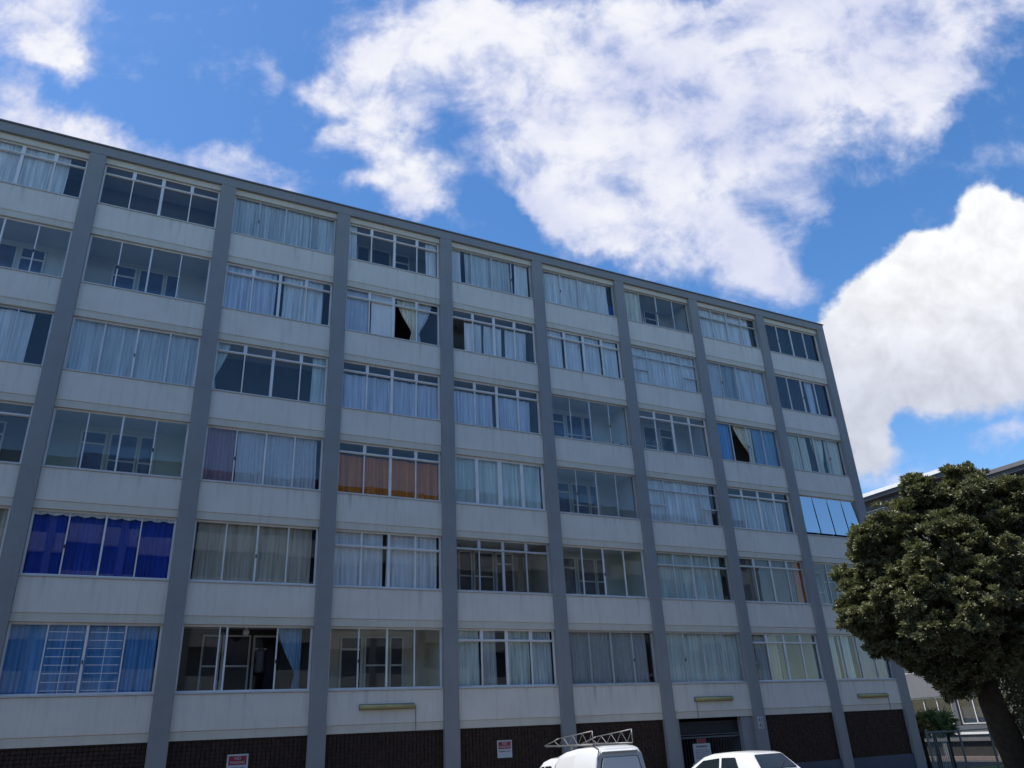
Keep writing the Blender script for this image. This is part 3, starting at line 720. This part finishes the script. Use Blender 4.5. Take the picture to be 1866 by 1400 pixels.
def wheel(parent, x, y, r=.29, w=.18):
    b = MB(); sg = -1 if x < 0 else 1
    b.rings([[(x+dx*sg, y+rr*math.cos(a), r+rr*math.sin(a)) for a in np.linspace(0, 2*PI, 25)[:-1]] for dx, rr in ((-w, r*.8), (-w, r), (0, r), (0, r*.72))])
    wo = add('wheel', b, M_BLACK, parent)
    b = MB(); b.rings([[(x+dx*sg, y+rr*math.cos(a), r+rr*math.sin(a)) for a in np.linspace(0, 2*PI, 17)[:-1]] for dx, rr in ((-.03, r*.71), (-.012, r*.5), (.004, r*.2))])
    add('rim', b, M_STEEL, wo)

# --- pickup with canopy: nose to the wall, tail at y = 0 of its own frame
pk = thing('pickup', 'white pickup with a moulded canopy and a roof rack, parked nose to the wall', 'pickup', (16.43, -6.28, 0))
loft('body', [(0.0, [(.70, .34), (.74, .6), (.74, .92), (.70, .95)]), (.06, [(.73, .3), (.76, .6), (.76, .95), (.72, .97)]), (1.9, [(.73, .3), (.76, .6), (.765, .95), (.72, .97)]),
              (2.9, [(.73, .3), (.76, .6), (.75, .93), (.66, .96)]), (3.85, [(.70, .32), (.73, .55), (.70, .78), (.60, .82)]), (4.0, [(.62, .38), (.66, .55), (.62, .72), (.55, .74)])], M_WHITE, pk)
loft('canopy', [(0.00, [(.715, .972), (.71, 1.00), (.665, 1.30), (.60, 1.58), (.52, 1.66), (.30, 1.675)]),
                (0.05, [(.72, .972), (.715, 1.00), (.672, 1.32), (.612, 1.63), (.53, 1.735), (.30, 1.76)]),
                (0.22, [(.72, .972), (.715, 1.00), (.675, 1.32), (.615, 1.64), (.53, 1.775), (.30, 1.80)]),
                (0.9, [(.72, .972), (.715, 1.00), (.675, 1.31), (.612, 1.63), (.52, 1.755), (.28, 1.78)]),
                (1.45, [(.72, .972), (.715, 1.00), (.675, 1.29), (.61, 1.58), (.52, 1.685), (.28, 1.71)]),
                (1.80, [(.71, .972), (.70, 1.00), (.665, 1.26), (.60, 1.50), (.51, 1.60), (.28, 1.63)])], M_WHITE, pk)
loft('cab', [(1.81, [(.72, .965), (.70, 1.05), (.65, 1.40), (.55, 1.555), (.30, 1.59)]), (2.15, [(.73, .965), (.71, 1.05), (.65, 1.40), (.55, 1.55), (.30, 1.585)]),
             (2.50, [(.73, .965), (.71, 1.05), (.645, 1.36), (.55, 1.475), (.30, 1.505)]), (3.20, [(.72, .962), (.70, .985), (.68, .995), (.60, 1.0), (.3, 1.005)])], M_WHITE, pk)
# canopy side panel, rear screen with black gasket, lock and streaks of trim
for sg in (-1, 1):
    pts = rounded([(sg*.711, .22, 1.04), (sg*.711, 1.62, 1.04), (sg*.618, 1.55, 1.44), (sg*.603, 1.2, 1.56), (sg*.605, .28, 1.62)], .09)
    panel('side_panel', pts, mat('white_gelcoat', (.66, .68, .68), .35, .03), pk, (sg, 0, .25), .008)
    pts = rounded([(sg*.714, 1.93, 1.06), (sg*.706, 2.82, 1.06), (sg*.655, 2.42, 1.375), (sg*.652, 1.93, 1.40)], .06)
    win = panel('side_window', pts, M_DGLASS, pk, (sg, 0, .22), .012)
    panel('window_post', [(sg*.716, 2.38, 1.06), (sg*.716, 2.43, 1.06), (sg*.660, 2.24, 1.39), (sg*.660, 2.20, 1.39)], M_WHITE, win, (sg, 0, .22), .016)
rear = [(-.565, .0, 1.215), (.565, .0, 1.215), (.475, .0, 1.575), (-.475, .0, 1.575)]
g_ = panel('rear_window', rounded(rear, .05), M_BLACK, pk, (0, -1, 0), .014)
panel('pane', rounded(inset(rear, .95), .045), mat('pale_rear_glass', (.86, .87, .86), .25, .04, 1, .5), g_, (0, -1, 0), .022)
b = MB(); b.rings([[(x, y, z+.0) for y, z in ((.02, 1.655), (-.035, 1.665), (-.045, 1.69), (.03, 1.725))] for x in np.linspace(-.47, .47, 7)]); add('spoiler_lip', b, M_WHITE, pk, smooth=True, bevel=.01)
b = MB(); b.box(-.73, .73, -.012, 1.8, .950, .9715); add('canopy_seal', b, M_BLACK, pk)
b = MB(); b.box(-.02, .02, -.03, .01, 1.10, 1.20); add('lock', b, M_BLACK, pk)
for sg in (-1, 1):
    b = MB(); b.box(sg*.60-.06, sg*.60+.06, -.015, .02, .55, .9); add('tail_light', b, M_REDP, pk)
b = MB(); b.box(-.74, .74, -.08, -.002, .32, .46); add('bumper', b, M_BLACK, pk, bevel=.02)
for sx in (-1, 1):
    for yy in (.72, 3.1): wheel(pk, sx*.70, yy)
# rack: two wedge shaped lattice sides, cross bars and feet
rk = thing('roof_rack', 'steel lattice roof rack standing on the white pickup', 'roof rack', (16.43, -6.28, 1.80))
def lattice(x):
    b = MB(); y0, y1, ym = .22, 2.46, 1.75; zb, r = .03, .0105
    top = lambda y: (.31 - (y-y0)*.085) if y < ym else (.31-(ym-y0)*.085)*(1-(y-ym)/(y1-ym))
    b.tube((x, y0, zb), (x, y1, zb), r); b.tube((x, y0, zb), (x, y0, top(y0)), r)
    b.tube((x, y0, top(y0)), (x, ym, top(ym)), r); b.tube((x, ym, top(ym)), (x, y1, zb), r)
    add('rack_side', b, M_STEEL, rk, smooth=True)
    ys = np.linspace(y0, ym+.2, 9)
    for i in range(8):
        b = MB()
        if i % 2: b.tube((x, ys[i], zb), (x, ys[i+1], max(zb+.02, top(ys[i+1])-.005)), .0062)
        else: b.tube((x, ys[i], max(zb+.02, top(ys[i])-.005)), (x, ys[i+1], zb), .0062)
        add('brace', b, M_STEEL, rk)
lattice(-.53); lattice(.53)
b = MB(); b.tube((-.53, .24, .02), (-.56, -.02, -.06), .010); b.tube((-.56, -.02, -.06), (-.61, -.03, -.28), .010); add('strap', b, M_BLACK, rk)
for y in (.26, .8, 1.35, 1.9, 2.4):
    b = MB(); b.box(-.53, .53, y-.015, y+.015, .0, .03); add('cross_bar', b, M_STEEL, rk)
for sx in (-.45, .45):
    for y, zz in ((.35, -.05), (1.3, -.10)):
        b = MB(); b.box(sx-.02, sx+.02, y-.02, y+.02, zz-.03, .0); add('foot', b, M_STEEL, rk)

# --- hatchback
hb = thing('hatchback', 'white boxy hatchback parked nose to the wall before the gate', 'car', (21.74, -5.72, .02))
loft('body', [(0.0, [(.66, .36), (.74, .5), (.75, .80), (.70, .88)]), (.08, [(.70, .3), (.78, .5), (.79, .85), (.73, .90)]), (2.0, [(.72, .28), (.79, .5), (.80, .86), (.74, .91)]),
              (2.7, [(.72, .28), (.79, .5), (.79, .84), (.72, .88)]), (3.5, [(.70, .3), (.77, .5), (.75, .76), (.66, .80)]), (3.72, [(.62, .36), (.72, .5), (.70, .68), (.6, .72)])], M_WHITE, hb)
SX = lambda z: .735-.43*(z-.93)
def hsec(zs, zt): return [(.745, .89)] + [(SX(zs[0]), zs[0])] + [(SX(zs[1]), zs[1])] + [(SX(zs[1])-.035, zs[1]+.045), (SX(zs[1])-.10, zt-.012), (.22, zt)]
loft('cabin', [(.10, hsec((.90, .905), .955)), (.56, hsec((.94, 1.295), 1.375)), (.74, hsec((.94, 1.32), 1.405)), (1.4, hsec((.94, 1.33), 1.42)), (2.05, hsec((.94, 1.30), 1.385)), (2.40, hsec((.94, 1.235), 1.315)), (3.0, hsec((.895, .905), .93))], M_WHITE, hb, bev=.008)
for sg in (-1, 1):
    o_ = (sg, 0, .43); q = lambda y, z: (sg*SX(z), y, z)
    panel('side_window', rounded([q(1.66, .975), q(2.74, .975), q(2.37, 1.205), q(1.72, 1.27)], .03), M_DGLASS, hb, o_, .008)
    panel('side_window', rounded([q(.86, .975), q(1.57, .975), q(1.63, 1.275), q(1.10, 1.285)], .03), M_DGLASS, hb, o_, .008)
rw = [(-.61, .165, 1.02), (.61, .165, 1.02), (.47, .515, 1.338), (-.47, .515, 1.338)]
g_ = panel('rear_window', rounded(rw, .05), M_DGLASS, hb, (0, -.68, .73), .012)
b = MB(); b.tube((.05, .15, 1.03), (.34, .29, 1.16), .008); add('rear_wiper', b, M_BLACK, hb)
for sg in (-1, 1):
    b = MB(); b.box(sg*.60-.12, sg*.60+.12, -.02, .03, .66, .8); add('tail_light', b, M_REDP, hb)
    b = MB(); b.box(sg*.86-.07, sg*.86+.07, 2.55, 2.63, .92, 1.02); add('wing_mirror', b, M_BLACK, hb, bevel=.02)
b = MB(); b.box(-.76, .76, -.09, -.002, .34, .5); add('bumper', b, M_BLACK, hb, bevel=.02)
for sx in (-1, 1):
    for yy in (.7, 3.05): wheel(hb, sx*.74, yy, .28, .17)

# ------------------------------------------------------------------ side building, at right angles beyond the end of the block
XB = 48.0
M_SIDE = mat('side_wall', (.105, .11, .12), .75, .08, 1, streak=.3)
M_SIDEW = mat('side_panel_pale', (.17, .172, .175), .75, .06, 1, streak=.3)
M_FASC = mat('fascia_white', (.80, .80, .78), .6, .05)
def side_block(name, label, y0, y1, top, fasc, over):
    t = thing(name, label, 'building', (XB, y0, 0)); L = y1-y0
    b = MB(); b.box(.3, 12, 0, L, 0, top-.35); add('wall', b, M_SIDE, t)
    b = MB(); b.box(-over, 12.4, -.3, L+.3, top-.22, top); add('roof', b, fasc, t)
    b = MB(); b.box(-over+.1, 12, -.2, L+.2, top-.45, top-.222); add('eave', b, M_SIDE, t)
    nb = max(1, int(L/3.6)); bw = L/nb
    r = 0; z = 1.55
    while z+1.3 < top-.4:
        b = MB(); b.box(0, .3, 0, L, z+1.45, min(z+2.72, top-.455)); add('spandrel', b, M_SIDEW if r < 2 else M_SIDE, t)
        for k in range(nb):
            ya = k*bw+.18; yb = (k+1)*bw-.18
            m = MB(); f = .06
            m.box(.12, .2, ya, ya+f, z, z+1.44); m.box(.12, .2, yb-f, yb, z, z+1.44); m.box(.12, .2, ya+f, yb-f, z, z+f); m.box(.12, .2, ya+f, yb-f, z+1.44-f, z+1.44)
            w = add('window', m, M_FRAMEG, t)
            n = 4
            for i in range(n):
                p0 = ya+f+(yb-ya-2*f)*i/n; p1 = ya+f+(yb-ya-2*f)*(i+1)/n
                m = MB(); m.box(.16, .165, p0+.02, p1-.02, z+f, z+1.44-f); add('pane', m, M_GLASS, w)
                if i: m = MB(); m.box(.115, .19, p0-.02, p0+.02, z+f, z+1.44-f); add('mullion', m, M_FRAME, w)
            m = MB(); m.box(.28, .299, ya, yb, z, z+1.44); add('blind', m, mat('side_blind_%d' % ((k+r) % 3), [(.03, .042, .062), (.018, .022, .03), (.055, .07, .09)][(k+r) % 3], .9, .25, 1.5, streak=.5), w)
            m = MB(); m.box(0, .25, k*bw-.14, k*bw+.14, z, z+1.448); add('pier', m, M_SIDE, t)
        r += 1; z += 2.75
    b = MB(); b.box(-.02, .3, 0, L, 0, .95); add('base_wall', b, mat('side_base', (.05, .042, .038), .8), t)
    b = MB(); b.box(-.05, .3, 0, L, .953, 1.50); add('base_panel', b, M_SIDE, t)
    return t
side_block('apartment_building', 'grey side building with bright white roof edge behind the tree', 4.15, 15.5, 14.95, M_FASC, .55)
side_block('apartment_building', 'lower grey building wing at the right edge with dark roof', -9.0, 3.55, 14.05, M_COPE, .35)
# low boundary wall and fence between the buildings
t = thing('boundary_wall', 'low grey boundary wall with sunlit white coping before the side building', 'wall', (44.5, -8, 0))
b = MB(); b.box(.12, .24, 0, 22, .0, .84); add('wall_body', b, mat('low_wall_dark', (.03, .027, .024), .85), t)
b = MB(); b.box(0, .24, 0, 22, .842, 1.14); add('wall_panel', b, mat('low_wall_grey', (.13, .13, .13), .85), t)
b = MB(); b.box(-.06, .30, 0, 22, 1.142, 1.23); add('coping', b, M_FASC, t)
b = MB(); b.box(-.25, .115, 0, 22, 0.004, .17); add('kerb', b, mat('kerb_pinkish', (.16, .125, .115), .85), t)
for k in range(8):
    b = MB(); b.box(.04, .118, .4+k*2.8, .62+k*2.8, .175, .84); add('pier', b, mat('low_wall_grey', (.13, .13, .13)), t)
M_FEN = mat('fence_steel', (.15, .16, .16), .55, .1, 8)
fn = thing('fence', 'thin steel bar fence running from the end of the apartment block', 'fence', (34.5, -.25, 0))
for i in range(6):
    place('post', boxmesh('post', .06, .06, 1.6, M_FEN), fn, (i*1.9+.05, 0, 0))
b = MB(); b.box(0, 9.6, .02, .04, 1.46, 1.50); add('rail', b, M_FEN, fn)
b = MB(); b.box(0, 9.6, .02, .04, .16, .20); add('rail', b, mat('rail_rust', (.17, .13, .12), .8), fn)
for i in range(12):
    place('fence_bar', boxmesh('fence_bar', .018, .018, 1.5, mat('bar_teal', (.16, .22, .22), .6)), fn, (.12+i*.10, .045, .04))
b = MB()
for i in range(90): b.box(1.5+i*.09, 1.504+i*.09, .028, .032, .2, 1.46)
kind(add('wire_mesh', b, M_FEN, fn), 'stuff')

# the block across the lot: it stands behind the viewer and shows in the panes
t = thing('apartment_building', 'plain grey apartment block across the lot, mirrored in the window panes', 'building', (-28, -29.5, 0))
b = MB(); b.box(0, 84, -11, -.3, 0, 18.9); add('wall', b, M_SIDE, t)
for r in range(1, 7):
    b = MB(); b.box(0, 84, -.298, -.02, sill(r)-1.09, sill(r)); add('spandrel', b, M_SPAN, t)
for k in range(23):
    b = MB(); b.box(k*W, k*W+.4, -.297, 0, 0, 18.89); add('pier', b, M_PILL, t)

# ------------------------------------------------------------------ plants
def leafmat(name, c0, c1, rough=.38, sc=5.0):
    m = bpy.data.materials.new(name); m.use_nodes = True
    t = m.node_tree; p = t.nodes['Principled BSDF']
    g = nd(t, 'ShaderNodeNewGeometry')
    f = mrange(t, noise(t, g.outputs['Position'], sc, 3, .6), .3, .7)
    f2 = g.outputs['Random Per Island']
    c = mixc(t, mth(t, 'ADD', mth(t, 'MULTIPLY', f, .5), mth(t, 'MULTIPLY', f2, .5)), c0, c1)
    lk(t, c, p.inputs['Base Color']); p.inputs['Roughness'].default_value = rough
    p.inputs['Specular IOR Level'].default_value = .5
    tl = nd(t, 'ShaderNodeBsdfTranslucent'); mx = nd(t, 'ShaderNodeMixShader'); mx.inputs[0].default_value = .2
    lk(t, mixc(t, 1.0, c, (.9, 1.1, .6), 'MULTIPLY'), tl.inputs[0])
    lk(t, p.outputs[0], mx.inputs[1]); lk(t, tl.outputs[0], mx.inputs[2]); lk(t, mx.outputs[0], t.nodes['Material Output'].inputs[0])
    return m
def leaf_mesh(name, C, Dr, Nr, Ln, Wd, m):
    """one folded two-quad leaf per entry: centre, direction, normal, length, width"""
    n = len(C); Dr = Dr/np.linalg.norm(Dr, axis=1)[:, None]
    Sd = np.cross(Dr, Nr); Sd /= np.linalg.norm(Sd, axis=1)[:, None]+1e-9
    Nn = np.cross(Sd, Dr)
    a = C; mid = C+Dr*(Ln*.5)[:, None]-Nn*(Wd*.12)[:, None]; tip = C+Dr*Ln[:, None]-Nn*(Ln*.18)[:, None]
    l = C+Dr*(Ln*.45)[:, None]+Sd*(Wd*.5)[:, None]+Nn*(Wd*.12)[:, None]; rr = C+Dr*(Ln*.45)[:, None]-Sd*(Wd*.5)[:, None]+Nn*(Wd*.12)[:, None]
    V = np.stack([a, l, tip, rr], 1).reshape(-1, 3)
    idx = np.arange(n)*4
    F = np.stack([idx, idx+1, idx+2, idx, idx+2, idx+3], 1).reshape(-1)
    me = bpy.data.meshes.new(name)
    me.vertices.add(len(V)); me.vertices.foreach_set('co', V.ravel().astype(np.float32))
    me.loops.add(len(F)); me.loops.foreach_set('vertex_index', F.astype(np.int32))
    me.polygons.add(n*2); me.polygons.foreach_set('loop_start', np.arange(n*2, dtype=np.int32)*3)
    me.update(calc_edges=True); me.validate()
    me.materials.append(m)
    return me
def unit(n):
    v = rng.normal(size=(n, 3)); return v/np.linalg.norm(v, axis=1)[:, None]
M_LEAF = leafmat('tree_leaf', (.092, .10, .052), (.25, .24, .14), .40)
def dep(px, py, d):
    v = AX_F + AX_R*((px-933)/1423.55) - AX_U*((py-700)/1423.55)
    return np.array(CAM + v*d)
TREE_BASE = Vector((27.75, -7.98, 0))
tree = thing('tree', 'large dark green broadleaf tree with leaning trunk at the right edge', 'tree', TREE_BASE)
# crown lobes: direction from the viewer's chart turned into metres once, radius in metres
LB = []
for (px, py, rp, dd) in [(1760, 915, 58, 0), (1688, 935, 52, .2), (1640, 975, 52, -.2), (1590, 1020, 44, 0), (1565, 1075, 40, .3), (1572, 1125, 46, -.2), (1598, 1160, 36, 0), (1655, 1165, 48, -.4), (1700, 1205, 48, -.2), (1722, 1232, 34, .2),
                         (1832, 915, 50, .4), (1885, 975, 75, .2), (1700, 1010, 88, -1.0), (1790, 1000, 90, -.8), (1860, 1070, 92, -.6), (1650, 1085, 82, -.9), (1745, 1105, 92, -1.6), (1825, 1150, 75, -1.0), (1780, 1200, 56, -.6),
                         (1900, 1120, 75, 0), (1940, 1010, 90, .3), (1720, 1000, 85, 1.3), (1800, 1010, 100, 1.8), (1760, 1110, 100, 1.4), (1860, 1080, 100, 1.6), (1660, 1080, 70, 1.0), (1990, 1080, 80, .5), (1850, 1165, 40, -.4), (1575, 990, 26, .1), (1552, 1110, 22, 0), (1700, 1222, 34, -.2), (1740, 1246, 30, -.1), (1795, 1226, 36, -.5), (1838, 1215, 28, -.2), (1606, 1180, 24, 0), (1668, 893, 24, 0), (1772, 880, 26, .1), (1857, 893, 14, .2)]:
    LB.append((dep(1790+(px-1790)*.97, 1080+(py-1080)*.965, 19.8+dd), rp*.93*19.8/1423.55))
Cs, Ds, Ns, Ls, Ws = [], [], [], [], []
base = np.array(TREE_BASE)
for ctr, R in LB:
    nt_ = int(9+20*R*R)
    u = unit(nt_); u[:, 2] += .12
    tuft = ctr + u*(R*(.46+.56*rng.random(nt_)))[:, None]
    tr = rng.uniform(.13, .40, nt_)
    for k in range(nt_):
        # a spray of leaves on its own twigs: a dome, open below
        ncl = int(6+70*tr[k]**2)
        q0 = unit(ncl); q0[:, 2] = q0[:, 2]*.85+.18
        sub = tuft[k] + q0*tr[k]*rng.uniform(.45, 1.12, (ncl, 1))
        for m_ in range(ncl):
            nl = int(rng.integers(38, 62)); q = unit(nl); q[:, 2] = q[:, 2]*.6+.15
            out = q0[m_]*.6+u[k]*.35+np.array([0, 0, .35])
            Cs.append(sub[m_]+q*rng.uniform(.05, .11)*rng.random((nl, 1))**.4)
            Ds.append(q*.8+out*.6+rng.normal(size=(nl, 3))*.15)
            Ns.append(out*.8+rng.normal(size=(nl, 3))*.45+np.array([0, 0, .6]))
            Ls.append(rng.uniform(.075, .13, nl)); Ws.append(rng.uniform(.045, .07, nl))
Cs, Ds, Ns, Ls, Ws = map(np.concatenate, (Cs, Ds, Ns, Ls, Ws))
place('crown', leaf_mesh('crown', Cs-base, Ds, Ns, Ls, Ws, M_LEAF), tree)
def limb(b, pts, r0, r1, seg=10):
    pts = [Vector(p) for p in pts]; rings = []
    for i, p in enumerate(pts):
        d = (pts[min(i+1, len(pts)-1)]-pts[max(i-1, 0)]).normalized()
        a = d.cross(Vector((0, 1, 0.1))).normalized(); c = d.cross(a); r = r0+(r1-r0)*i/(len(pts)-1)
        rings.append([p+(a*math.cos(t)+c*math.sin(t))*r*(1+.10*math.sin(3*t+i)+.05*math.sin(5*t+2*i)) for t in np.linspace(0, 2*PI, seg+1)[:-1]])
    b.rings(rings)
fork = Vector((26.15, -8.72, 2.9))-TREE_BASE
b = MB(); limb(b, [(0.08, 0, -.05), (.0, -.03, .25), (-.26, -.14, .8), (-.80, -.38, 1.6), (-1.27, -.57, 2.3), fork], .42, .26, 14)
add('trunk', b, M_BARK, tree, smooth=True)
for i in (0, 1, 3, 5, 7, 8, 10, 11, 12, 13, 15, 18, 20, 22):
    e = Vector(LB[i][0])-TREE_BASE; m1 = fork.lerp(e, .35)+Vector((random.uniform(-.2, .2), random.uniform(-.2, .2), .25)); m2 = fork.lerp(e, .7)+Vector((random.uniform(-.2, .2), random.uniform(-.2, .2), .15))
    b = MB(); limb(b, [fork-Vector((0, 0, .15)), m1, m2, e], .15, .035, 8); add('limb', b, M_BARK, tree, smooth=True)
# creeper on the right flank of the trunk
n = 3800; tt = rng.random(n)**.8
ax = np.array([Vector((.12, -.08, .1)).lerp(fork+Vector((.35, -.05, .35)), float(x)) for x in tt])
ang = rng.uniform(-2.3, .9, n)
off = np.stack([np.cos(ang), np.sin(ang), np.zeros(n)], 1)*rng.uniform(.33, .62, n)[:, None]
side = ax+off+np.array([.14, 0, 0]); 
dn = off+rng.normal(size=(n, 3))*.3
place('creeper', leaf_mesh('creeper', side, dn*1.0+np.array([0, 0, -.3]), off+np.array([0, 0, .8])+rng.normal(size=(n, 3))*.4, rng.uniform(.07, .12, n), rng.uniform(.05, .08, n), M_LEAF), tree)

# aloes at the fence
M_ALOE = leafmat('aloe_leaf', (.13, .19, .07), (.30, .36, .17), .45, 3)
M_ALOE2 = leafmat('aloe_leaf_dry', (.20, .19, .07), (.36, .28, .12), .5, 3)
def aloe(x, y, z, r, mm, label, lean=(0, 0)):
    t = thing('aloe', label, 'plant', (x, y, 0), 'aloes behind the fence')
    b = MB(); limb(b, [(0, 0, 0), (lean[0]*.4, lean[1]*.4, z*.5), (lean[0], lean[1], z)], .09, .06, 7); add('stem', b, M_BARK, t, smooth=True)
    for k in range(4):
        dx, dy, dz = (0, 0, 0) if k == 0 else (random.uniform(-.3, .3), random.uniform(-.25, .1), random.uniform(-.55, -.1))
        n = 130; q = unit(n); q[:, 2] = np.abs(q[:, 2])*.9-.3
        C = np.tile(np.array([lean[0]+dx, lean[1]+dy, z+dz]), (n, 1))+q*.06
        place('leaf_rosette', leaf_mesh('leaf_rosette', C, q, q*.2+np.array([0, 0, 1.0]), rng.uniform(.7, 1.05, n)*r*(1 if k == 0 else .8), rng.uniform(.05, .08, n), mm), t)
aloe(35.6, .75, 1.9, .52, M_ALOE2, 'dry yellowish aloe nearest the end of the apartment block', (-.1, 0))
aloe(36.3, .8, 1.98, .55, M_ALOE, 'green spiky aloe between its two neighbours at the fence', (.05, 0))
aloe(37.1, .8, 1.9, .58, M_ALOE, 'green spiky aloe nearest the tree trunk', (.25, .1))
# small shrub right of the trunk
t = thing('shrub', 'small light green shrub right of the leaning tree trunk', 'shrub', (31.6, -7.4, 0))
n = 1500; q = unit(n); q[:, 2] = np.abs(q[:, 2])
place('foliage', leaf_mesh('foliage', q*np.array([.7, .7, 1.15])*rng.random((n, 1))**.4+np.array([0, 0, .1]), q+rng.normal(size=(n, 3))*.4, q+np.array([0, 0, .8]), rng.uniform(.08, .14, n), rng.uniform(.04, .06, n), leafmat('shrub_leaf', (.07, .11, .02), (.13, .18, .05), .5)), t)
